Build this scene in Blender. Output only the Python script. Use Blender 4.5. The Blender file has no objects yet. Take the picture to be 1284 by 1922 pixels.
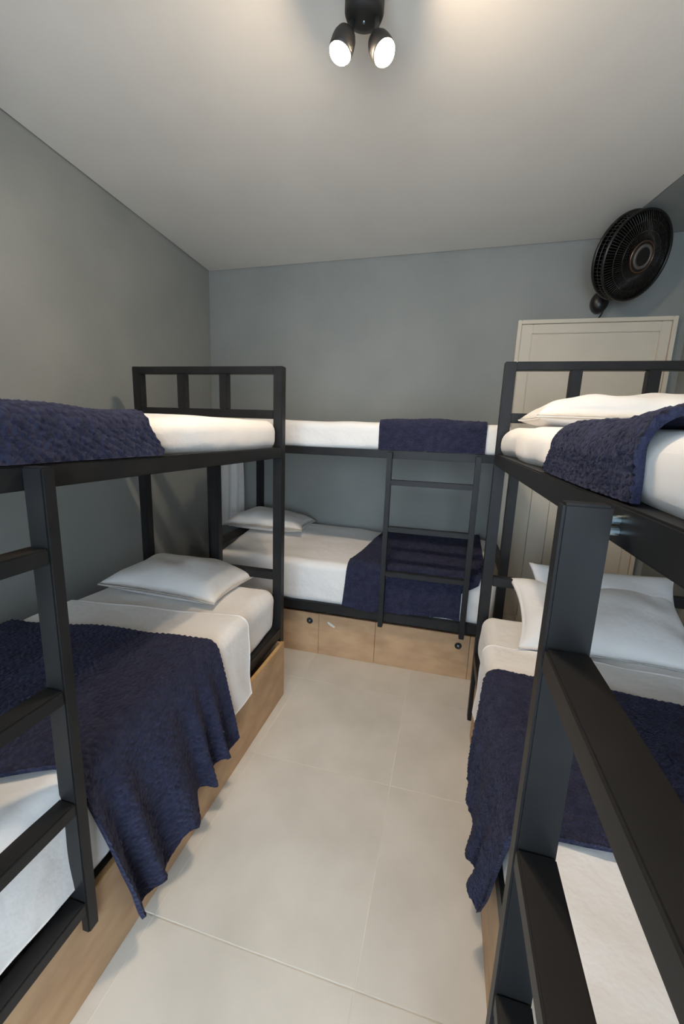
import bpy, bmesh, math, random
import numpy as np
from mathutils import Vector, Matrix, noise

S = bpy.context.scene
COL = S.collection
random.seed(7)
rng = np.random.default_rng(7)

# ------------------------------------------------------------------ camera
F_PX, YAW, PITCH, ROLL = 767.35, .2488, -.1929, .0368
fw = Vector((-math.sin(YAW)*math.cos(PITCH), math.cos(YAW)*math.cos(PITCH), math.sin(PITCH)))
rt = Vector((math.cos(YAW), math.sin(YAW), 0))
up = rt.cross(fw)
rt2 = math.cos(ROLL)*rt + math.sin(ROLL)*up
up2 = -math.sin(ROLL)*rt + math.cos(ROLL)*up
cd = bpy.data.cameras.new('camera')
cam = bpy.data.objects.new('camera', cd)
COL.objects.link(cam)
cam.matrix_world = Matrix(((rt2.x, up2.x, -fw.x, 0), (rt2.y, up2.y, -fw.y, 0),
                           (rt2.z, up2.z, -fw.z, 1.45), (0, 0, 0, 1)))
cd.sensor_fit = 'HORIZONTAL'
cd.sensor_width = 36
cd.lens = 36*F_PX/1284
cd.clip_start = .01
S.camera = cam

# ------------------------------------------------------------------ sky outside the rear window, exposure
w = bpy.data.worlds.new('sky_offscreen')
S.world = w
w.use_nodes = True
w.node_tree.nodes['Background'].inputs['Color'].default_value = (.68, .84, 1.0, 1)
w.node_tree.nodes['Background'].inputs['Strength'].default_value = 9.5
S.view_settings.view_transform = 'Standard'
S.view_settings.look = 'None'
S.view_settings.gamma = 1
S.view_settings.use_curve_mapping = False
S.view_settings.exposure = -0.1
BULB_STRENGTH = 1180.0

# ------------------------------------------------------------------ materials
def srgb(r, g, b):
    def f(c):
        c /= 255
        return c/12.92 if c <= .04045 else ((c+.055)/1.055)**2.4
    return (f(r), f(g), f(b), 1)

def mat(name, c1, c2=None, scale=4.0, rough=.6, bump=None, bscale=60, bdist=.002, detail=5, spec=.5,
        sheen=0.0, stretch=(1, 1, 1), metallic=0.0, coat=0.0):
    m = bpy.data.materials.new(name)
    m.use_nodes = True
    nt = m.node_tree
    b = nt.nodes['Principled BSDF']
    b.inputs['Roughness'].default_value = rough
    b.inputs['Specular IOR Level'].default_value = spec
    b.inputs['Metallic'].default_value = metallic
    b.inputs['Coat Weight'].default_value = coat
    if sheen:
        b.inputs['Sheen Weight'].default_value = sheen
        b.inputs['Sheen Roughness'].default_value = .5
    tc = nt.nodes.new('ShaderNodeTexCoord')
    mp = nt.nodes.new('ShaderNodeMapping')
    mp.inputs['Scale'].default_value = stretch
    nt.links.new(tc.outputs['Object'], mp.inputs['Vector'])
    if c2:
        n = nt.nodes.new('ShaderNodeTexNoise')
        n.inputs['Scale'].default_value = scale
        n.inputs['Detail'].default_value = detail
        r = nt.nodes.new('ShaderNodeValToRGB')
        r.color_ramp.elements[0].color = c1
        r.color_ramp.elements[1].color = c2
        r.color_ramp.elements[0].position = .35
        r.color_ramp.elements[1].position = .65
        nt.links.new(mp.outputs[0], n.inputs['Vector'])
        nt.links.new(n.outputs['Fac'], r.inputs['Fac'])
        nt.links.new(r.outputs['Color'], b.inputs['Base Color'])
    else:
        b.inputs['Base Color'].default_value = c1
    if bump:
        bn = nt.nodes.new('ShaderNodeBump')
        bn.inputs['Strength'].default_value = bump
        bn.inputs['Distance'].default_value = bdist
        n2 = nt.nodes.new('ShaderNodeTexNoise')
        n2.inputs['Scale'].default_value = bscale
        n2.inputs['Detail'].default_value = 4
        nt.links.new(mp.outputs[0], n2.inputs['Vector'])
        nt.links.new(n2.outputs['Fac'], bn.inputs['Height'])
        nt.links.new(bn.outputs['Normal'], b.inputs['Normal'])
    return m

M = {}
M['wall'] = mat('wall_paint', srgb(138, 140, 137), srgb(148, 149, 145), 2.2, .85, .25, 180, .0015)
M['ceiling'] = mat('ceiling_paint', srgb(216, 210, 202), srgb(223, 217, 209), 2.0, .9, .2, 200, .001)
M['tile'] = mat('porcelain_tile', srgb(204, 197, 185), srgb(217, 210, 199), 3.5, .42, .08, 40, .001)
M['grout'] = mat('grout', srgb(228, 221, 209), srgb(214, 206, 192), 8, .9)
M['sheet'] = mat('white_cotton', srgb(232, 229, 226), srgb(238, 235, 232), 3, .85, .5, 11, .014, sheen=.1)
M['pillow'] = mat('pillowcase_cotton', srgb(230, 228, 226), srgb(237, 235, 232), 5, .85, .5, 12, .012, sheen=.1)
M['mdf'] = mat('fibreboard', srgb(174, 139, 104), srgb(197, 162, 125), 5, .6, .1, 90, .001, stretch=(1, 1, 2.2))
M['mdf_edge'] = mat('fibreboard_cut_edge', srgb(205, 165, 110), srgb(190, 148, 96), 30, .7)
M['ply'] = mat('plywood', srgb(160, 128, 92), srgb(178, 146, 108), 6, .7)
M['door'] = mat('door_paint', srgb(214, 203, 184), srgb(223, 212, 194), 2.5, .55, .05, 60, .001)
M['black'] = mat('black_plastic', srgb(20, 20, 21), None, rough=.35)
M['wire'] = mat('glossy_black_wire', srgb(46, 45, 43), None, rough=.25)
M['black_matt'] = mat('black_lamp_paint', srgb(34, 32, 30), None, rough=.5)
M['copper'] = mat('copper_ring', srgb(150, 112, 92), None, rough=.3, metallic=.9)
M['grey_ring'] = mat('grey_plastic', srgb(92, 86, 82), None, rough=.4)
M['steel'] = mat('zinc_steel', srgb(150, 165, 170), None, rough=.3, metallic=.9)
M['paper'] = mat('torn_paper', srgb(214, 210, 204), None, rough=.8)
M['rubber'] = mat('black_rubber', srgb(24, 23, 22), None, rough=.6)

def metal_mat():
    m = mat('black_painted_steel', srgb(31, 31, 32), srgb(38, 37, 37), 9, .42, .12, 45, .0008, spec=.22)
    nt = m.node_tree
    b = nt.nodes['Principled BSDF']
    ramp = [n for n in nt.nodes if n.type == 'VALTORGB'][0]
    geo = nt.nodes.new('ShaderNodeTexCoord')
    n = nt.nodes.new('ShaderNodeTexNoise')
    n.inputs['Scale'].default_value = 26
    n.inputs['Detail'].default_value = 8
    n.inputs['Roughness'].default_value = .7
    r = nt.nodes.new('ShaderNodeValToRGB')
    r.color_ramp.elements[0].position = .745
    r.color_ramp.elements[1].position = .765
    mix = nt.nodes.new('ShaderNodeMix')
    mix.data_type = 'RGBA'
    mix.inputs['B'].default_value = srgb(150, 142, 132)
    nt.links.new(geo.outputs['Object'], n.inputs['Vector'])
    nt.links.new(n.outputs['Fac'], r.inputs['Fac'])
    nt.links.new(r.outputs['Color'], mix.inputs['Factor'])
    nt.links.new(ramp.outputs['Color'], mix.inputs['A'])
    nt.links.new(mix.outputs['Result'], b.inputs['Base Color'])
    return m
M['metal'] = metal_mat()

def fleece_mat(name, ca, cb, cell, dist):
    m = mat(name, ca, cb, 30, .95, .8, 380, .003, spec=.15, sheen=.35)
    nt = m.node_tree
    p = nt.nodes['Principled BSDF']
    p.inputs['Sheen Tint'].default_value = srgb(125, 128, 155)
    fine = [n for n in nt.nodes if n.type == 'BUMP'][0]
    tc = [n for n in nt.nodes if n.type == 'TEX_COORD'][0]
    v = nt.nodes.new('ShaderNodeTexVoronoi')
    v.inputs['Scale'].default_value = cell
    v.inputs['Randomness'].default_value = .75
    b2 = nt.nodes.new('ShaderNodeBump')
    b2.invert = True
    b2.inputs['Strength'].default_value = 1.0
    b2.inputs['Distance'].default_value = dist
    nt.links.new(tc.outputs['Object'], v.inputs['Vector'])
    nt.links.new(v.outputs['Distance'], b2.inputs['Height'])
    nt.links.new(b2.outputs['Normal'], fine.inputs['Normal'])
    return m
M['fleece'] = fleece_mat('navy_honeycomb_fleece', srgb(37, 39, 59), srgb(48, 50, 71), 62, .010)
M['sherpa'] = fleece_mat('navy_sherpa_fleece', srgb(39, 41, 62), srgb(51, 53, 75), 120, .007)

bm_ = bpy.data.materials.new('bulb_glow')
bm_.use_nodes = True
bb = bm_.node_tree.nodes['Principled BSDF']
bb.inputs['Base Color'].default_value = (1, 1, 1, 1)
bb.inputs['Emission Color'].default_value = (1, .81, .60, 1)
bb.inputs['Emission Strength'].default_value = BULB_STRENGTH
M['bulb'] = bm_

# ------------------------------------------------------------------ helpers
def link(o, parent=None):
    COL.objects.link(o)
    if parent:
        o.parent = parent
    return o

def tag(o, label, cat, group=None):
    o['label'] = label
    o['category'] = cat
    if group:
        o['group'] = group
    return o

def struct(o):
    o['kind'] = 'structure'
    return o

def root(name, loc, label, cat, group=None):
    e = bpy.data.objects.new(name, None)
    e.empty_display_size = .1
    e.location = loc
    link(e)
    return tag(e, label, cat, group)

def origin(parent):
    v = Vector((0, 0, 0))
    while parent:
        v += parent.location
        parent = parent.parent
    return v

def mesh(name, verts, faces, m, parent=None, smooth=False, loc=None):
    """verts in world coordinates; the object's origin is its parent's, or loc"""
    off = origin(parent) if parent else Vector(loc or (0, 0, 0))
    me = bpy.data.meshes.new(name)
    me.from_pydata([(v[0]-off.x, v[1]-off.y, v[2]-off.z) for v in verts], [], faces)
    me.update()
    if smooth:
        me.polygons.foreach_set('use_smooth', [True]*len(me.polygons))
    me.materials.append(M[m])
    o = bpy.data.objects.new(name, me)
    if not parent and loc:
        o.location = loc
    link(o, parent)
    return o

def cbox_data(x0, x1, y0, y1, z0, z1, c):
    """box with chamfered edges"""
    bm = bmesh.new()
    bmesh.ops.create_cube(bm, size=1)
    for v in bm.verts:
        v.co = ((x0+x1)/2+v.co.x*(x1-x0), (y0+y1)/2+v.co.y*(y1-y0), (z0+z1)/2+v.co.z*(z1-z0))
    if c:
        bmesh.ops.bevel(bm, geom=bm.edges[:], offset=c, segments=2, affect='EDGES')
    vs = [tuple(v.co) for v in bm.verts]
    bm.verts.index_update()
    fs = [[v.index for v in f.verts] for f in bm.faces]
    bm.free()
    return vs, fs

def bar(name, x0, x1, y0, y1, z0, z1, m='metal', parent=None, c=.003, loc=None):
    vs, fs = cbox_data(x0, x1, y0, y1, z0, z1, c)
    return mesh(name, vs, fs, m, parent, loc=loc)

def tube_data(pts, r, n=6, closed=False):
    pts = [Vector(p) for p in pts]
    k = len(pts)
    vs, fs = [], []
    ref = None
    for i, p in enumerate(pts):
        if closed:
            d = (pts[(i+1) % k]-pts[i-1]).normalized()
        else:
            d = (pts[min(i+1, k-1)]-pts[max(i-1, 0)]).normalized()
        if ref is None:
            ref = Vector((0, 0, 1)) if abs(d.z) < .9 else Vector((1, 0, 0))
        a = d.cross(ref).normalized()
        b = a.cross(d).normalized()
        ref = b
        for j in range(n):
            t = 2*math.pi*j/n
            vs.append(p+a*math.cos(t)*r+b*math.sin(t)*r)
    for i in range(k if closed else k-1):
        for j in range(n):
            i2 = (i+1) % k
            fs.append([i*n+j, i*n+(j+1) % n, i2*n+(j+1) % n, i2*n+j])
    if not closed:
        fs.append(list(range(n))[::-1])
        fs.append([(k-1)*n+j for j in range(n)])
    return vs, fs

def lathe_data(prof, n=32):
    vs, fs = [], []
    for (r, z) in prof:
        for j in range(n):
            t = 2*math.pi*j/n
            vs.append(Vector((r*math.cos(t), r*math.sin(t), z)))
    for i in range(len(prof)-1):
        for j in range(n):
            fs.append([i*n+j, i*n+(j+1) % n, (i+1)*n+(j+1) % n, (i+1)*n+j])
    fs.append(list(range(n))[::-1])
    fs.append([(len(prof)-1)*n+j for j in range(n)])
    return vs, fs

def merge(parts):
    V, Fc = [], []
    for vs, fs in parts:
        o = len(V)
        V += list(vs)
        Fc += [[i+o for i in f] for f in fs]
    return V, Fc

def local_mesh(name, data, m, parent, smooth=True, mw=None):
    """data already in the parent's own space (optionally transformed by mw)"""
    vs, fs = data
    me = bpy.data.meshes.new(name)
    me.from_pydata([tuple(mw @ Vector(v)) if mw else tuple(v) for v in vs], [], fs)
    me.update()
    if smooth:
        me.polygons.foreach_set('use_smooth', [True]*len(me.polygons))
    me.materials.append(M[m])
    return link(bpy.data.objects.new(name, me), parent)

class Wob:
    """cheap smooth random field: a sum of plane waves"""
    def __init__(s, seed, lo, hi, n=9):
        g = np.random.default_rng(seed)
        a = g.uniform(0, 2*math.pi, n)
        k = g.uniform(lo, hi, n)
        s.kx, s.ky = k*np.cos(a)*2*math.pi, k*np.sin(a)*2*math.pi
        s.p = g.uniform(0, 2*math.pi, n)
        s.w = 1/np.sqrt(n/2)
    def __call__(s, x, y):
        x, y = np.asarray(x)[..., None], np.asarray(y)[..., None]
        return (np.sin(x*s.kx+y*s.ky+s.p)).sum(-1)*s.w

def grid_faces(nu, nv):
    i = np.arange(nu-1)[:, None]*nv + np.arange(nv-1)[None, :]
    return np.stack([i, i+nv, i+nv+1, i+1], -1).reshape(-1, 4)

def np_mesh(name, P, F, m, loc):
    me = bpy.data.meshes.new(name)
    me.from_pydata((P-np.array(loc)).tolist(), [], F.tolist())
    me.update()
    me.polygons.foreach_set('use_smooth', [True]*len(me.polygons))
    me.materials.append(M[m])
    o = bpy.data.objects.new(name, me)
    o.location = loc
    return link(o)

def soft_box(name, x0, x1, y0, y1, z0, z1, r, m, seed, res=.022, amp=.004, top=None):
    """mattress: rounded box, gently uneven; top(x, y) may raise the upper face"""
    bm = bmesh.new()
    c = ((x0+x1)/2, (y0+y1)/2, (z0+z1)/2)
    h = ((x1-x0)/2, (y1-y0)/2, (z1-z0)/2)
    def ticks(a):
        n = max(4, int(2*a/res))
        t = np.linspace(-a, a, n)
        # crowd the samples into the rounded borders
        ext = np.array([-a+r*q for q in (.15, .35, .6, .85)]+[a-r*q for q in (.15, .35, .6, .85)])
        return np.unique(np.round(np.concatenate([t, ext]), 5))
    for ax in range(3):
        u, v = [(1, 2), (2, 0), (0, 1)][ax]
        tu, tv = ticks(h[u]), ticks(h[v])
        for sg in (-1, 1):
            vv = {}
            for i, a in enumerate(tu):
                for j, b in enumerate(tv):
                    p = [0, 0, 0]
                    p[ax], p[u], p[v] = sg*h[ax], a, b
                    vv[i, j] = bm.verts.new(p)
            for i in range(len(tu)-1):
                for j in range(len(tv)-1):
                    q = [vv[i, j], vv[i+1, j], vv[i+1, j+1], vv[i, j+1]]
                    bm.faces.new(q if sg > 0 else q[::-1])
    bmesh.ops.remove_doubles(bm, verts=bm.verts[:], dist=1e-4)
    P = np.array([v.co[:] for v in bm.verts])
    H = np.array(h)
    inner = np.clip(P, -(H-r), H-r)
    d = P-inner
    L = np.linalg.norm(d, axis=1, keepdims=True)
    N = d/np.maximum(L, 1e-9)
    P = inner+N*r
    w1, w2 = Wob(seed, .8, 2.2), Wob(seed+1, 3, 7)
    a = P[:, 0]*.7+P[:, 2]*1.3
    b = P[:, 1]+P[:, 2]*.9
    P += N*((w1(a, b)*amp+w2(a, b)*amp*.35)[:, None])
    if top:
        k = np.clip((P[:, 2]+H[2])/(2*H[2]), 0, 1)
        P[:, 2] += k*top(P[:, 0]+c[0], P[:, 1]+c[1])
    P += np.array(c)
    bm.verts.index_update()
    F = [[v.index for v in f.verts] for f in bm.faces]
    bm.free()
    loc = Vector((c[0], c[1], z0))
    me = bpy.data.meshes.new(name)
    me.from_pydata((P-np.array(loc)).tolist(), [], F)
    me.update()
    me.polygons.foreach_set('use_smooth', [True]*len(me.polygons))
    me.materials.append(M[m])
    o = bpy.data.objects.new(name, me)
    o.location = loc
    return link(o)

def thick_cloth(name, P, m, loc, th, fuzz=0.0, quilt=0.0, pitch=.019, seed=3):
    """P: (nu, nv, 3) outer surface; optional honeycomb quilting; closed shell of thickness th"""
    nu, nv, _ = P.shape
    du = np.gradient(P, axis=0)
    dv = np.gradient(P, axis=1)
    N = np.cross(du, dv)
    N /= np.maximum(np.linalg.norm(N, axis=2, keepdims=True), 1e-9)
    su = np.concatenate([[0], np.cumsum(np.linalg.norm(np.diff(P, axis=0), axis=2).mean(1))])
    sv = np.concatenate([[0], np.cumsum(np.linalg.norm(np.diff(P, axis=1), axis=2).mean(0))])
    U, V = np.meshgrid(su, sv, indexing='ij')
    O = P.copy()
    if quilt:
        k = 2*math.pi/pitch
        hgt = np.cos(U*k)*np.cos(V*k*.8)
        hgt += .5*np.cos((U+V*1.3)*k*.5+1)
        O += N*(quilt*hgt)[..., None]
    if fuzz:
        f = rng.normal(size=(nu, nv))*fuzz
        O += N*f[..., None]
    I = P-N*th
    V1 = O.reshape(-1, 3)
    V2 = I.reshape(-1, 3)
    n = nu*nv
    F = grid_faces(nu, nv)
    fs = [F, F[:, ::-1]+n]
    def strip(idx):
        idx = np.asarray(idx)
        return np.stack([idx[:-1], idx[:-1]+n, idx[1:]+n, idx[1:]], -1)
    ar = np.arange(n).reshape(nu, nv)
    fs += [strip(ar[0, :]), strip(ar[-1, ::-1]), strip(ar[::-1, 0]), strip(ar[:, -1])]
    return np_mesh(name, np.concatenate([V1, V2]), np.concatenate(fs), m, loc)

def drape(name, frame, wall, edge, ztop, s_near, s_far, zbot, m, loc, th=.012, r=.05, step=.0055,
          fold=0.0, nfold=5, flare=0.0, quilt=0.0, fuzz=0.0, seed=1, lift=0.0, phase=0.0, sag=0.0):
    """cloth lying across a bed and hanging over its aisle edge.
    frame(s, c, z) -> world; c runs from the wall side to the aisle edge (c = edge), s along the bed.
    s_near(p)/s_far(p): the two side borders for path fraction p (0 wall .. 1 edge .. 2 hem)
    zbot(q): hem height for q in 0..1 from near to far"""
    smid = abs(s_far(1)-s_near(1))
    nu = max(24, int(smid/step))
    q = np.linspace(0, 1, nu)
    zb = np.array([zbot(t) for t in q])
    zm = (ztop-zb).max()
    nflat = max(12, int(abs(edge-wall)/step))
    narc = 10
    nh = max(12, int(zm/step))
    wob, wob2 = Wob(seed, .8, 2.5), Wob(seed+5, 2.5, 6)
    rows = []
    fl = np.linspace(0, 1, nflat, endpoint=False)
    ar = np.linspace(0, 1, narc, endpoint=False)
    hg = np.linspace(0, 1, nh)
    sg = 1 if edge > wall else -1
    for t in fl:
        c = np.full(nu, wall+(edge-sg*r-wall)*t)
        rows.append((t*.95, c, np.full(nu, ztop), np.zeros(nu)))
    for t in ar:
        a = t*math.pi/2
        rows.append((.95+.05*t, np.full(nu, edge-sg*r+sg*r*math.sin(a)), np.full(nu, ztop-r+r*math.cos(a)), np.zeros(nu)))
    for t in hg:
        zz = ztop-r+(zb-(ztop-r))*t
        ph = phase+2*math.pi*nfold*(q+.05*np.sin(q*9+seed))
        d = fold*(t**.8)*(.5+.5*np.sin(ph))+(flare(q) if callable(flare) else flare)*t
        rows.append((1+t, edge+sg*d, zz, t*np.ones(nu)))
    P = np.zeros((nu, len(rows), 3))
    for j, (p, c, z, hh) in enumerate(rows):
        sa, sb = s_near(p), s_far(p)
        s = sa+(sb-sa)*q
        z = z+(wob(s, c)*.004+wob2(s, c)*.002)*(1-hh)+lift
        if sag:
            z = z-sag*np.sin(np.pi*np.clip(p, 0, 1))*(1-hh)
        c = c+wob2(s, z)*.003*hh
        X = frame(s, c, z)
        P[:, j, 0], P[:, j, 1], P[:, j, 2] = X
    # keep the shell's outer side facing out
    d1 = P[1, 1]-P[0, 1]
    d2 = P[0, 2]-P[0, 1]
    if np.cross(d1, d2)[2] < 0:
        P = P[::-1].copy()
    return thick_cloth(name, P, m, loc, th, fuzz, quilt, seed=seed)

def pillow(name, center, lx, ly, hz, rz, seed, label, tilt=(0, 0), group='bed pillows', droop=0.0):
    n = 56
    u = np.linspace(-1, 1, n)
    U, V = np.meshgrid(u, u, indexing='ij')
    sx = 1-.10*(1-np.abs(V)**2.2)*np.abs(U)**3
    sy = 1-.10*(1-np.abs(U)**2.2)*np.abs(V)**3
    X, Y = U*sx*lx/2, V*sy*ly/2
    prof = np.clip((1-np.abs(U)**2.6)*(1-np.abs(V)**2.6), 0, 1)**.52
    w1, w2 = Wob(seed, 1.2, 3.0), Wob(seed+2, 5, 9)
    edge = np.clip(prof*2, 0, 1)
    up_ = prof*hz*(.62+.05*w1(X, Y))+w2(X, Y)*.0022*edge
    dn = -prof*hz*.30
    fl = np.clip(1-prof*1.6, 0, 1)
    seamz = -droop*fl
    top = np.stack([X, Y, up_+seamz+.003], -1).reshape(-1, 3)
    bot = np.stack([X, Y, dn+seamz-.003], -1).reshape(-1, 3)
    F = grid_faces(n, n)
    N = n*n
    ar = np.arange(N).reshape(n, n)
    fs = [F, F[:, ::-1]+N]
    def strip(i):
        return np.stack([i[:-1], i[:-1]+N, i[1:]+N, i[1:]], -1)
    fs += [strip(ar[0, :]), strip(ar[-1, ::-1]), strip(ar[::-1, 0]), strip(ar[:, -1])]
    o = np_mesh(name, np.concatenate([top, bot]), np.concatenate(fs), 'pillow', (0, 0, 0))
    o.location = center
    o.rotation_euler = (tilt[0], tilt[1], rz)
    return tag(o, label, 'pillow', group)

# ------------------------------------------------------------------ room shell
XL, XR, YB, YN = -1.93, 1.335, 3.10, -1.4
def zc(x, y):
    return 2.639+.0135*(x+1.93)-.0516*(y-3.1)

def slab(name, x0, x1, y0, y1, z0, z1, m):
    return struct(bar(name, x0, x1, y0, y1, z0, z1, m, None, 0, loc=((x0+x1)/2, (y0+y1)/2, z0)))

T = .12
slab('wall_left', XL-T, XL, YN-T, YB+T, -.05, 3.05, 'wall')
slab('wall_right', XR, XR+T, YN-T, YB+T, -.05, 3.05, 'wall')
slab('wall_back', XL, XR, YB, YB+T, -.05, 3.05, 'wall')
# rear wall (behind the camera) with a window opening
WX0, WX1, WZ0, WZ1 = -.9, .9, .1, 2.3  # unseen opening inferred from cool light; made full height to brighten the lower beds
vs, fs = merge([cbox_data(XL, WX0, YN-T, YN, -.05, 3.05, 0), cbox_data(WX1, XR, YN-T, YN, -.05, 3.05, 0),
                cbox_data(WX0, WX1, YN-T, YN, -.05, WZ0, 0), cbox_data(WX0, WX1, YN-T, YN, WZ1, 3.05, 0)])
struct(mesh('wall_rear', vs, fs, 'wall', loc=(0, YN, 0)))
win = bpy.data.objects.new('window_rear_offscreen', None)
win.location = (0, YN-.05, WZ0)
struct(link(win))
for a in [(WX0, WX1, WZ0, WZ0+.05), (WX0, WX1, WZ1-.05, WZ1), (WX0, WX0+.05, WZ0+.05, WZ1-.05),
          (WX1-.05, WX1, WZ0+.05, WZ1-.05), (-.025, .025, WZ0+.05, WZ1-.05)]:
    bar('window_frame', a[0], a[1], YN-.08, YN-.03, a[2], a[3], 'door', win)
slab('roof', XL-T, XR+T, YN-T, YB+T, 3.05, 3.12, 'ceiling')

# ceiling board, stopping 9 mm short of the walls (dark shadow gap); a second board right of a slanting joint
G = .009
JA, JB = (.822, YB-G), (.822+.262*4.48, YN+G)      # the joint, walked from the back wall
def joint_x(y):
    return .822+.262*(YB-y)
def prism(name, poly, th, m):
    lo = [(x, y, zc(x, y)) for x, y in poly]
    hi = [(x, y, zc(x, y)+th) for x, y in poly]
    n = len(poly)
    fs = [list(range(n))[::-1], [n+i for i in range(n)]]
    fs += [[i, (i+1) % n, n+(i+1) % n, n+i] for i in range(n)]
    return struct(mesh(name, lo+hi, fs, m, loc=(lo[0])))
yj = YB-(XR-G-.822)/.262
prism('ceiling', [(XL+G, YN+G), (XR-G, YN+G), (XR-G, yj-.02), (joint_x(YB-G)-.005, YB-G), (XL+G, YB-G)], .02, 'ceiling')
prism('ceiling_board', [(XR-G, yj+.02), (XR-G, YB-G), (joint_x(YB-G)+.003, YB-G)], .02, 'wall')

# floor: grout bed + tiles
fl = slab('floor', XL-T, XR+T, YN-T, YB+T, -.06, -.0015, 'grout')
xs = [-.745+.62*k for k in range(-2, 5)]
ys = [.815-.635*k for k in range(4, 0, -1)]+[.815, 1.482, 2.088, 2.72, 3.35]
tiles = {}
for i in range(len(xs)-1):
    for j in range(len(ys)-1):
        a0, a1 = max(xs[i], XL)+.0022, min(xs[i+1], XR)-.0022
        b0, b1 = max(ys[j], YN)+.0022, min(ys[j+1], YB)-.0022
        if a1-a0 < .02 or b1-b0 < .02:
            continue
        key = (round(a1-a0, 3), round(b1-b0, 3))
        if key not in tiles:
            v, f = cbox_data(-key[0]/2, key[0]/2, -key[1]/2, key[1]/2, -.012, 0, .0008)
            me = bpy.data.meshes.new('tile')
            me.from_pydata(v, [], f)
            me.materials.append(M['tile'])
            tiles[key] = me
        o = bpy.data.objects.new('tile', tiles[key])
        o.location = Vector(((a0+a1)/2, (b0+b1)/2, random.uniform(-.0002, .0002)))-fl.location
        link(o, fl)

# ------------------------------------------------------------------ door in the back wall, behind the right bunk
dx0, dx1, dz = .368, 1.273, 2.212
door = bpy.data.objects.new('door_1', None)
door.location = ((dx0+dx1)/2, YB, 0)
struct(link(door))
bar('door_frame', dx0, dx0+.024, YB-.035, YB+.01, 0, dz, 'door', door, .003)
bar('door_frame', dx1-.024, dx1, YB-.035, YB+.01, 0, dz, 'door', door, .003)
bar('door_frame', dx0+.024, dx1-.024, YB-.035, YB+.01, dz-.024, dz, 'door', door, .003)
ix0, ix1, iz = .462, 1.192, 2.128
bar('stile', dx0+.026, ix0, YB-.024, YB+.008, .01, dz-.026, 'door', door, .003)
bar('stile', ix1, dx1-.026, YB-.024, YB+.008, .01, dz-.026, 'door', door, .003)
bar('rail', ix0, ix1, YB-.024, YB+.008, iz, dz-.026, 'door', door, .003)
bar('rail', ix0, ix1, YB-.024, YB+.008, 1.33, 1.42, 'door', door, .003)
bar('rail', ix0, ix1, YB-.024, YB+.008, .01, .16, 'door', door, .003)
bar('panel', ix0, ix1, YB-.014, YB+.004, 1.42, iz, 'door', door, .002)
pw = (ix1-ix0)/6
for k in range(6):
    bar('plank', ix0+pw*k+.0015, ix0+pw*(k+1)-.0015, YB-.015, YB+.004, .16, 1.33, 'door', door, .002)

# ------------------------------------------------------------------ bunk beds
TB = .048
def bunk_y(name, label, xa, sgn, W, y0, y1, ztop, zr, zl, bars, lowbar, headrail, ladder):
    """bunk running along the aisle; xa = aisle face, sgn = +1 when the bed lies at smaller x than its aisle face"""
    xw = xa-sgn*W
    e = root(name, ((xa+xw)/2, (y0+y1)/2, 0), label, 'bunk bed', 'bunk beds in the dormitory')
    def X(a, b):
        return (min(xa-sgn*a, xa-sgn*b), max(xa-sgn*a, xa-sgn*b))
    def b(nm, c0, c1, ya, yb, z0, z1, c=.003, m='metal'):
        xx = X(c0, c1)
        return bar(nm, xx[0], xx[1], ya, yb, z0, z1, m, e, c)
    # posts
    b('post', 0, TB, y1-TB, y1, 0, ztop)
    b('post', W-TB, W, y1-TB, y1, 0, ztop)
    b('post', 0, TB, y0, y0+TB, 0, zr)
    b('post', W-TB, W, y0, y0+TB, 0, zr)
    # side rails, upper and lower
    for z, hh in ((zr, .05), (zl, .06)):
        b('side_rail', 0, .05, y0+TB, y1-TB, z-hh, z)
        b('side_rail', W-.05, W, y0+TB, y1-TB, z-hh, z)
        b('end_rail', TB, W-TB, y0+.004, y0+TB-.004, z-hh, z)
        b('end_rail', TB, W-TB, y1-TB+.004, y1-.004, z-hh, z)
        b('bed_board', .05, W-.05, y0+TB, y1-TB, z-.032, z-.014, .001, 'ply')
    # headboard over the upper bunk
    b('headboard_rail', TB, W-TB, y1-TB+.002, y1-.002, ztop-.036, ztop)
    b('headboard_rail', TB, W-TB, y1-TB+.002, y1-.002, zr+.142, zr+.184)
    for (q0, q1) in bars:
        bar('headboard_bar', min(q0, q1), max(q0, q1), y1-TB+.003, y1-.003, zr+.184, ztop-.036, 'metal', e, .003)
    # headboard of the lower bunk
    b('headboard_rail', TB, W-TB, y1-TB+.004, y1-.004, headrail-.046, headrail)
    if lowbar:
        bar('headboard_bar', lowbar[0], lowbar[1], y1-TB+.003, y1-.003, headrail, zr-.05, 'metal', e, .003)
        bar('headboard_bar', lowbar[0], lowbar[1], y1-TB+.003, y1-.003, zl, headrail-.046, 'metal', e, .003)
    # ladder hung on the outside of the rail
    x0, x1, ly0, ly1, lz0, rungs, gap = ladder
    for q in (ly0, ly1-.03):
        bar('ladder_stile', x0, x1, q, q+.03, lz0, zr, 'metal', e, .0035)
        # bolts that fix the stile to the rails
        for zz in (zr-.018, zr-.032):
            xi, xo = (x0-.02, x0) if sgn > 0 else (x1, x1+.02)
            pr = [(.0, 0), (.006, 0), (.006, .02), (.0, .02)]
            v, f = lathe_data([(.0055, 0), (.0055, abs(xo-xi))], 10)
            mw = Matrix.Translation(Vector((xi, q+.015, zz))-origin(e)) @ Matrix.Rotation(math.pi/2, 4, 'Y')
            local_mesh('bolt', (v, f), 'steel', e, False, mw)
    for zz in rungs:
        bar('ladder_rung', x0+.001, x1-.001, ly0+.03, ly1-.03, zz-.034, zz, 'metal', e, .003)
    return e

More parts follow.
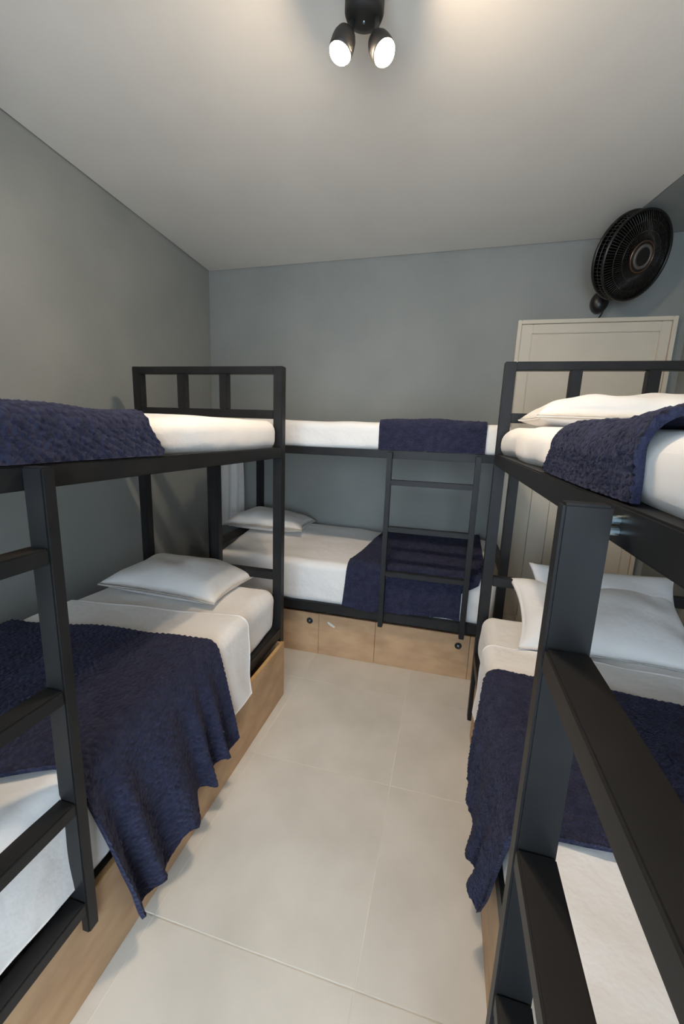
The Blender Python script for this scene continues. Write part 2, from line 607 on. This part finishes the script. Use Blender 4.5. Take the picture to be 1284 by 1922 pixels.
bunk_y('bunk_bed', 'black steel bunk bed along the wall opposite the fan, ladder hanging on its rail',
       -.819, 1, .871, .09, 1.99, 1.755, 1.361, .38, [(-1.416, -1.371), (-1.168, -1.125)], (-1.238, -1.19), .698,
       (-.815, -.764, .17, .652, .205, [1.198, .878, .589, .302], 0))
bunk_y('bunk_bed', 'black steel bunk bed under the wall fan, standing in front of the door',
       .2056, -1, .93, .14, 2.046, 1.779, 1.376, .385, [(.474, .518), (.760, .806)], None, .79,
       (.1386, .1936, .09, .567, .2, [1.187, .874, .599, .31], .012))

# back bunk, running along the back wall
BX0, BX1, BY0, BY1 = -1.50, .37, 2.329, 3.08
e = root('bunk_bed', ((BX0+BX1)/2, (BY0+BY1)/2, 0),
         'black steel bunk bed across the end of the aisle, between the other two bunks', 'bunk bed', 'bunk beds in the dormitory')
for x in (BX0, BX1-TB):
    bar('post', x, x+TB, BY0, BY0+TB, 0, 1.358, 'metal', e)
    bar('post', x, x+TB, BY1-TB, BY1, 0, 1.358, 'metal', e)
for z, hh in ((1.358, .045), (.379, .06)):
    bar('side_rail', BX0+TB, BX1-TB, BY0, BY0+.045, z-hh, z, 'metal', e)
    bar('side_rail', BX0+TB, BX1-TB, BY1-.045, BY1, z-hh, z, 'metal', e)
    for x in (BX0, BX1-TB):
        bar('end_rail', x+.004, x+TB-.004, BY0+TB, BY1-TB, z-hh, z, 'metal', e)
    bar('bed_board', BX0+TB, BX1-TB, BY0+.045, BY1-.045, z-.032, z-.014, 'ply', e, .001)
bar('end_rail', BX0+.004, BX0+TB-.004, BY0+TB, BY1-TB, .665, .71, 'metal', e)
bar('end_rail', BX1-TB+.004, BX1-.004, BY0+TB, BY1-TB, .70, .745, 'metal', e)
for (a, b) in ((-.334, -.306), (.140, .170)):
    bar('ladder_stile', a, b, BY0-.044, BY0-.001, .30, 1.348, 'metal', e)
for zz in (1.196, .925, .655):
    bar('ladder_rung', -.306, .140, BY0-.041, BY0-.005, zz-.03, zz, 'metal', e)

# ------------------------------------------------------------------ storage boxes under the lower bunks
def storage(label, x0, x1, y0, y1, zt, splits, face, loc):
    """plain fibreboard box: front made of panels split along its length, back, ends"""
    e = root('storage_box', loc, label, 'storage box', 'fibreboard boxes under the bunks')
    th = .018
    if face in ('+x', '-x'):
        fx0, fx1 = (x1-th, x1) if face == '+x' else (x0, x0+th)
        bx0, bx1 = (x0, x0+th) if face == '+x' else (x1-th, x1)
        ss = [y0]+splits+[y1]
        for a, b in zip(ss[:-1], ss[1:]):
            zp = zt if a > .5 or face == '-x' else zt-.035
            p = bar('front_panel', fx0, fx1, a+.001, b-.001, 0, zp-.004, 'mdf', e, .001)
            q = bar('cut_edge', fx0, fx1, a+.001, b-.001, zp-.004, zp, 'mdf_edge', p, .001)
            q.location = (0, 0, 0)
        bar('back_panel', bx0, bx1, y0, y1, 0, zt, 'mdf', e, .001)
        for q in (y0, y1-th):
            bar('end_panel', min(fx1, bx1), max(fx0, bx0), q, q+th, 0, zt-.004, 'mdf', e, .001)
    else:
        ss = [x0]+splits+[x1]
        for a, b in zip(ss[:-1], ss[1:]):
            bar('front_panel', a+.001, b-.001, y0, y0+th, 0, zt, 'mdf', e, .001)
        bar('back_panel', x0, x1, y1-th, y1, 0, zt, 'mdf', e, .001)
        for q in (x0, x1-th):
            bar('end_panel', q, q+th, y0+th, y1-th, 0, zt-.004, 'mdf', e, .001)
    return e

storage('long fibreboard box under the bunk opposite the fan, its front behind a hanging blanket corner',
        -1.6, -.785, .16, 1.918, .318, [.885], '+x', (-1.19, 1.04, 0))
storage('narrow fibreboard box under the bunk that stands in front of the door', .213, 1.0, .2, 1.89, .30, [1.1], '-x', (.6, 1.04, 0))
sb = storage('fibreboard box with two round black grommets under the bunk across the aisle end',
             -1.43, .297, 2.378, 3.0, .283, [-.733, -.36, .213], 'y', (-.57, 2.69, 0))
for gx, gz in ((-.795, .228), (.148, .213)):
    g = [(.010, 0), (.019, .0), (.021, .003), (.019, .007), (.012, .008), (.008, .004), (.0, .004)]
    mw = Matrix.Translation(Vector((gx, 2.378, gz))-origin(sb)) @ Matrix.Rotation(math.pi/2, 4, 'X')
    gr = local_mesh('grommet', lathe_data(g, 24), 'rubber', sb, True, mw)
    gr['label'] = 'round black rubber grommet'
    local_mesh('screw_head', lathe_data([(.006, .003), (.006, .006), (.003, .007)], 12), 'steel', gr, False, mw)
# scrap of white sticker left on the panel
mesh('paper_scrap', [(-.675, 2.3772, .240), (-.648, 2.3772, .228), (-.622, 2.3772, .212), (-.628, 2.3772, .200), (-.655, 2.3772, .212), (-.672, 2.3772, .226),
                     (-.675, 2.3782, .240), (-.648, 2.3782, .228), (-.622, 2.3782, .212), (-.628, 2.3782, .200), (-.655, 2.3782, .212), (-.672, 2.3782, .226)],
     [[5, 4, 3, 2, 1, 0], [6, 7, 8, 9, 10, 11]]+[[i, (i+1) % 6, 6+(i+1) % 6, 6+i] for i in range(6)], 'paper', sb)

# ------------------------------------------------------------------ mattresses
GM = 'mattresses in white fitted sheets'
def mattress(label, *a, **k):
    return tag(soft_box('mattress', *a, **k), label, 'mattress', GM)
mattress('white sheeted upper mattress on the bunk opposite the fan', -1.66, -.838, .15, 1.935, 1.347, 1.488, .055, 'sheet', 11,
         top=lambda x, y: -.024*np.clip((1.4-y)/.5, 0, 1))
mattress('white sheeted lower mattress on the bunk opposite the fan', -1.72, -.838, .15, 1.93, .366, .608, .06, 'sheet', 12)
mattress('white sheeted upper mattress on the bunk across the aisle end', -1.46, .32, 2.35, 3.06, 1.344, 1.515, .045, 'sheet', 13)
mattress('white sheeted lower mattress on the bunk across the aisle end', -1.465, .33, 2.345, 3.07, .365, .645, .05, 'sheet', 14,
         top=lambda x, y: np.clip((y-2.4)/.6, 0, 1)*.075)
mattress('white sheeted upper mattress on the bunk in front of the door', .222, 1.08, .2, 1.985, 1.362, 1.492, .055, 'sheet', 15,
         top=lambda x, y: -.024*np.clip((1.6-y)/.7, 0, 1))
mattress('white sheeted lower mattress on the bunk in front of the door', .218, 1.085, .2, 1.985, .371, .615, .06, 'sheet', 16)

# ------------------------------------------------------------------ pillows
pillow('pillow', (-1.33, 1.80, .645), .68, .42, .17, -.03, 21, 'white pillow on the lower bed opposite the fan, half in shade')
pillow('pillow', (-1.29, 2.86, .745), .62, .36, .15, .03, 22, 'white pillow in the dim corner of the lower bed across the aisle end')
pillow('pillow', (.625, 1.74, 1.528), .70, .40, .16, .0, 23, 'plump white pillow on the upper bed below the wall fan')
pillow('pillow', (.67, 1.835, .705), .68, .42, .14, .0, 24, 'white pillow lying in front of a propped one, lower bed before the door', tilt=(.40, 0))
pillow('pillow', (.715, 1.935, .745), .60, .34, .10, .0, 25, 'white pillow propped on the headboard rail, lower bed before the door', tilt=(.8, 0))

# ------------------------------------------------------------------ blankets
def fy(s, c, z):        # beds along the aisle: s = y, c = x
    return c, s, z
def fx(s, c, z):        # bed across the aisle end: s = x, c = y
    return s, c, z
def fxt(s, c, z):       # the same, over the mattress that rises towards the wall
    return s, c, z+np.clip((c-2.4)/.6, 0, 1)*.075
GB = 'navy blankets across the beds'
def lerp(a, b, t):
    return a+(b-a)*t
def blanket(label, *a, **k):
    return tag(drape('blanket', *a, **k), label, 'blanket', GB)

# left lower: diagonal near border, long folded corner hanging to the floor
def nearL(p):
    if p < 1:
        return lerp(.55, .60, p) if p < .85 else lerp(.592, .675, (p-.85)/.15)
    return lerp(.665, .745, min(1, (p-1)*1.0))
def farL(p):
    if p < 1:
        return lerp(1.19, 1.30, p**.8)
    return lerp(1.30, 1.31, p-1)
def hemL(q):
    base = np.interp(q, [0, .08, .25, .5, .75, 1], [.12, .085, .11, .16, .20, .20])
    return float(base)+.022*math.sin(q*2*math.pi*4.6+3.6)
blanket('navy honeycomb blanket trailing almost to the floor from the lower bed opposite the fan',
        fy, -1.70, -.800, .641, nearL, farL, hemL, 'fleece', (-1.2, .95, .6), fold=.05, nfold=4.6, flare=lambda q: .045-.008*q, phase=2.0,
        quilt=.0016, fuzz=.0005, step=.0042, seed=31, r=.055)
# left upper: tucked between mattress and rail
blanket('navy honeycomb blanket tucked in on the upper bed opposite the fan',
        fy, -1.62, -.817, 1.491, lambda p: .16, lambda p: .97 if p < .6 else lerp(.97, 1.05, min(1, (p-.6)/1.2)), lambda q: 1.364,
        'fleece', (-1.2, .6, 1.45), quilt=.0016, fuzz=.0005, step=.0042, seed=32, r=.045)
# back upper
blanket('navy fleece blanket folded over the front of the upper bed across the aisle end',
        fx, 3.04, 2.338, 1.534, lambda p: -.395, lambda p: .185, lambda q: 1.360,
        'sherpa', (-.1, 2.7, 1.5), fuzz=.0012, seed=33, r=.045, step=.007)
# back lower
blanket('navy fleece blanket hanging behind the ladder rungs on the lower bed across the aisle end',
        fxt, 3.05, 2.330, .664, lambda p: lerp(-.42, -.55, p**1.5) if p < 1 else lerp(-.55, -.57, p-1),
        lambda p: .26 if p < .9 else lerp(.26, .135, min(1, (p-.9)/.35)), lambda q: .375-.01*math.sin(q*6),
        'sherpa', (-.15, 2.7, .6), fuzz=.0012, seed=34, r=.055, step=.007, lift=.012, fold=.012, nfold=2)
# right upper
blanket('navy fleece blanket falling over the edge of the upper bed below the wall fan',
        fy, 1.04, .208, 1.487, lambda p: .55, lambda p: lerp(.88, .97, min(1, p)) if p < 1 else lerp(.97, 1.05, p-1), lambda q: 1.379,
        'sherpa', (.6, .75, 1.45), fuzz=.0014, seed=35, r=.055)
# right lower
blanket('navy fleece blanket hanging into the aisle from the lower bed before the door',
        fy, 1.03, .187, .640, lambda p: .81 if p < 1 else lerp(.81, .97, p-1), lambda p: lerp(1.40, 1.43, min(1, p)) if p < 1 else lerp(1.43, 1.36, p-1),
        lambda q: .165+.02*math.sin(q*9)+.05*q, 'sherpa', (.6, 1.1, .6), fuzz=.0014, seed=36, r=.055, fold=.03, nfold=3, flare=.004)

# top sheet hanging over the side, under the left blanket
o = drape('top_sheet', fy, -1.68, -.806, .621, lambda p: .17, lambda p: lerp(1.45, 1.55, min(p, 1)) if p < 1 else lerp(1.55, 1.50, p-1),
          lambda q: float(np.interp(q, [0, .72, .80, 1], [.328, .328, .262, .285]))+.006*math.sin(q*9), 'sheet', (-1.2, 1.1, .6), th=.003, r=.05, step=.012, fold=.006, nfold=5, flare=lambda q: np.interp(q, [.72, .80], [.006, .034]), seed=41)
tag(o, 'white top sheet hanging out between the honeycomb blanket and the lower mattress', 'sheet')
# right lower: sheet loose at the side
o = drape('top_sheet', fy, 1.0, .200, .623, lambda p: 1.1, lambda p: lerp(1.60, 1.66, min(p, 1)), lambda q: .31-.02*q, 'sheet', (.6, 1.3, .6),
          th=.003, r=.05, step=.012, fold=.012, nfold=2, seed=42)
tag(o, 'white top sheet showing past the blanket on the lower bed in front of the door', 'sheet')

# pale cloth hanging in the far corner behind the back bunk's pillow
nu, nv = 60, 50
q = np.linspace(0, 1, nu)
t = np.linspace(0, 1, nv)
Q, TT = np.meshgrid(q, t, indexing='ij')
P = np.zeros((nu, nv, 3))
P[..., 0] = -1.86+.225*Q+.01*np.sin(TT*3)*Q
P[..., 1] = 3.055+.016*np.sin(Q*2*math.pi*3+TT*1.5)*(.5+.5*TT)
P[..., 2] = 1.352-.70*TT-.02*np.sin(Q*4)
o = thick_cloth('hanging_cloth', P, 'sheet', (-1.74, 3.05, .65), .004)
tag(o, 'pale cloth hanging in folds in the corner beside the dim pillow', 'cloth')

# ------------------------------------------------------------------ wall fan
FC = Vector((.908, 2.80, 2.455))
FN = Vector((.498, -.797, -.342)).normalized()
fan = root('wall_fan', (.83, YB, 2.335), 'round black wall fan with a copper ringed hub above the door', 'fan')
zax = FN
xax = Vector((0, 0, 1)).cross(zax).normalized()
yax = zax.cross(xax)
FM = Matrix(((xax.x, yax.x, zax.x, FC.x), (xax.y, yax.y, zax.y, FC.y), (xax.z, yax.z, zax.z, FC.z), (0, 0, 0, 1)))
FM = Matrix.Translation(-fan.location) @ FM
R = .216
DR = -.068          # the drum's rear ring
def ring(r, z, n=64):
    return [(r*math.cos(2*math.pi*k/n), r*math.sin(2*math.pi*k/n), z) for k in range(n)]
def fpart(name, parts, m, smooth=True, parent=fan):
    return local_mesh(name, merge(parts), m, parent, smooth, FM)
def rim(z, name):
    pr = [(R-.005, z-.009), (R+.002, z-.008), (R+.005, z), (R+.002, z+.008), (R-.005, z+.009), (R-.010, z+.003), (R-.010, z-.003), (R-.005, z-.009)]
    return fpart(name, [lathe_data(pr, 64)], 'black')
rim(0, 'guard_rim')
rim(DR, 'guard_rim')
def dome(t):            # front grille profile, hub edge -> rim
    return (.070+(R-.004-.070)*t, .034*(1-t**2.6))
wires = []
for k in range(90):
    a = 2*math.pi*k/90
    pts = [(dome(t)[0]*math.cos(a), dome(t)[0]*math.sin(a), dome(t)[1]) for t in (0, .25, .5, .75, .9, 1)]
    wires.append(tube_data(pts, .0013, 4))
for t in (.35, .68):
    wires.append(tube_data(ring(dome(t)[0], dome(t)[1]-.002), .0022, 4, True))
fpart('front_grille', wires, 'wire')
wires = []
def back(t):
    return (.06+(R-.002-.06)*t, DR-.055*(1-t**3))
for k in range(72):
    a = 2*math.pi*(k+.5)/72
    pts = [(back(t)[0]*math.cos(a), back(t)[0]*math.sin(a), back(t)[1]) for t in (0, .4, .7, .88, 1)]
    wires.append(tube_data(pts+[(pts[-1][0], pts[-1][1], -.004)], .0014, 4))
for t in (.45, .8):
    wires.append(tube_data(ring(*back(t)), .0022, 4, True))
wires.append(tube_data(ring(R-.002, DR/2), .0022, 4, True))
fpart('rear_grille', wires, 'wire')
for k in range(3):
    a0 = 2*math.pi*k/3+.5
    vs, fs = [], []
    n1, n2 = 10, 8
    for side in (0, 1):
        for i in range(n1):
            r = .04+(R-.035-.04)*i/(n1-1)
            for j in range(n2):
                wdt = (.50+.55*math.sin(math.pi*min(1, i/(n1-1)*.85)))
                a = a0+(j/(n2-1)-.35)*wdt*1.25
                z = -.055+.03*(j/(n2-1))*(1-.3*i/(n1-1))+.002*side
                vs.append((r*math.cos(a), r*math.sin(a), z))
    N = n1*n2
    for i in range(n1-1):
        for j in range(n2-1):
            p = i*n2+j
            fs.append([p, p+n2, p+n2+1, p+1])
            fs.append([N+p, N+p+1, N+p+n2+1, N+p+n2])
    bord = [j for j in range(n2)]+[i*n2+n2-1 for i in range(1, n1)]+[(n1-1)*n2+j for j in range(n2-2, -1, -1)]+[i*n2 for i in range(n1-2, 0, -1)]
    for i in range(len(bord)):
        a_, b_ = bord[i], bord[(i+1) % len(bord)]
        fs.append([a_, b_, b_+N, a_+N])
    fpart('blade', [(vs, fs)], 'black')
fpart('hub', [lathe_data([(.034, -.062), (.038, -.05), (.038, -.005), (.03, .0)], 32)], 'black')
cap = fpart('hub_cap', [lathe_data([(.074, .022), (.076, .030), (.072, .036), (.05, .040), (.02, .042), (.001, .042)], 48)], 'black')
c1 = fpart('hub_ring', [tube_data(ring(.0735, .034, 48), .0036, 8, True)], 'copper', True, cap)
c1['label'] = 'thin copper ring around the hub'
c2 = fpart('hub_ring', [lathe_data([(.060, .036), (.059, .044), (.044, .044), (.043, .036), (.060, .036)], 48)], 'grey_ring', True, cap)
fpart('motor_housing', [lathe_data([(.02, -.205), (.048, -.20), (.06, -.185), (.062, -.125), (.052, -.115)], 32)], 'black')
# bracket from the wall up to the motor
mot = FM @ Vector((0, 0, -.18))
pts = [Vector((.0, -.045, .0)), Vector((.005, -.06, .05)), mot+Vector((-.01, .0, -.09)), mot]
local_mesh('arm', tube_data(pts, .02, 12), 'black', fan)
v, f = lathe_data([(.044, 0), (.048, .006), (.048, .05), (.040, .068), (.001, .07)], 28)
mw = Matrix.Translation((0, 0, -.03)) @ Matrix.Rotation(math.pi/2, 4, 'X') @ Matrix.Scale(1.35, 4, (0, 1, 0))
local_mesh('wall_mount', (v, f), 'black', fan, True, mw)
local_mesh('power_cord', tube_data([(.026, -.04, -.06), (.026, -.041, -.08), (.020, -.036, -.10), (.012, -.024, 2.2135-2.335)], .0045, 8), 'black', fan)

# ------------------------------------------------------------------ ceiling light with two spot heads
LX, LY = -.350, 1.425
LZ = zc(LX, LY)
lamp = root('ceiling_light', (LX, LY, LZ), 'black ceiling light with two lit swivelling spot heads', 'ceiling light')
BZ = 2.645-LZ          # underside of the body
local_mesh('body', lathe_data([(.062, .003), (.062, -.008), (.058, -.010), (.058, BZ+.022), (.053, BZ+.010), (.030, BZ+.002), (.001, BZ)], 40), 'black_matt', lamp)
local_mesh('body_screw', lathe_data([(.004, BZ-.004), (.004, BZ+.004)], 10), 'steel', lamp)
def spot_head(bulb_at, direction, joint):
    d = Vector(direction).normalized()
    rot = d.to_track_quat('Z', 'Y').to_matrix().to_4x4()
    mw = Matrix.Translation(Vector(bulb_at)-lamp.location) @ rot @ Matrix.Scale(.96, 4)
    prof = [(.001, -.070), (.016, -.068), (.029, -.060), (.035, -.045), (.037, -.030), (.037, -.012), (.036, .0), (.033, .0), (.031, -.01), (.001, -.012)]
    h = local_mesh('lamp_head', lathe_data(prof, 32), 'black_matt', lamp, True, mw)
    b = local_mesh('bulb', lathe_data([(.031, -.006), (.032, .001), (.029, .008), (.022, .014), (.012, .018), (.001, .019)], 28), 'bulb', h, True, mw)
    b['label'] = 'glowing warm white bulb'
    j0 = Vector(joint)
    j1 = Vector(bulb_at)-lamp.location-d*.052
    local_mesh('arm', tube_data([j0, j0+Vector((0, 0, -.03)), j1], .009, 10), 'black_matt', lamp)
spot_head((-.411, 1.390, 2.550), (-.24, -.20, -.95), (-.036, -.004, BZ+.02))
spot_head((-.282, 1.417, 2.550), (.50, -.28, -.82), (.036, .004, BZ+.02))
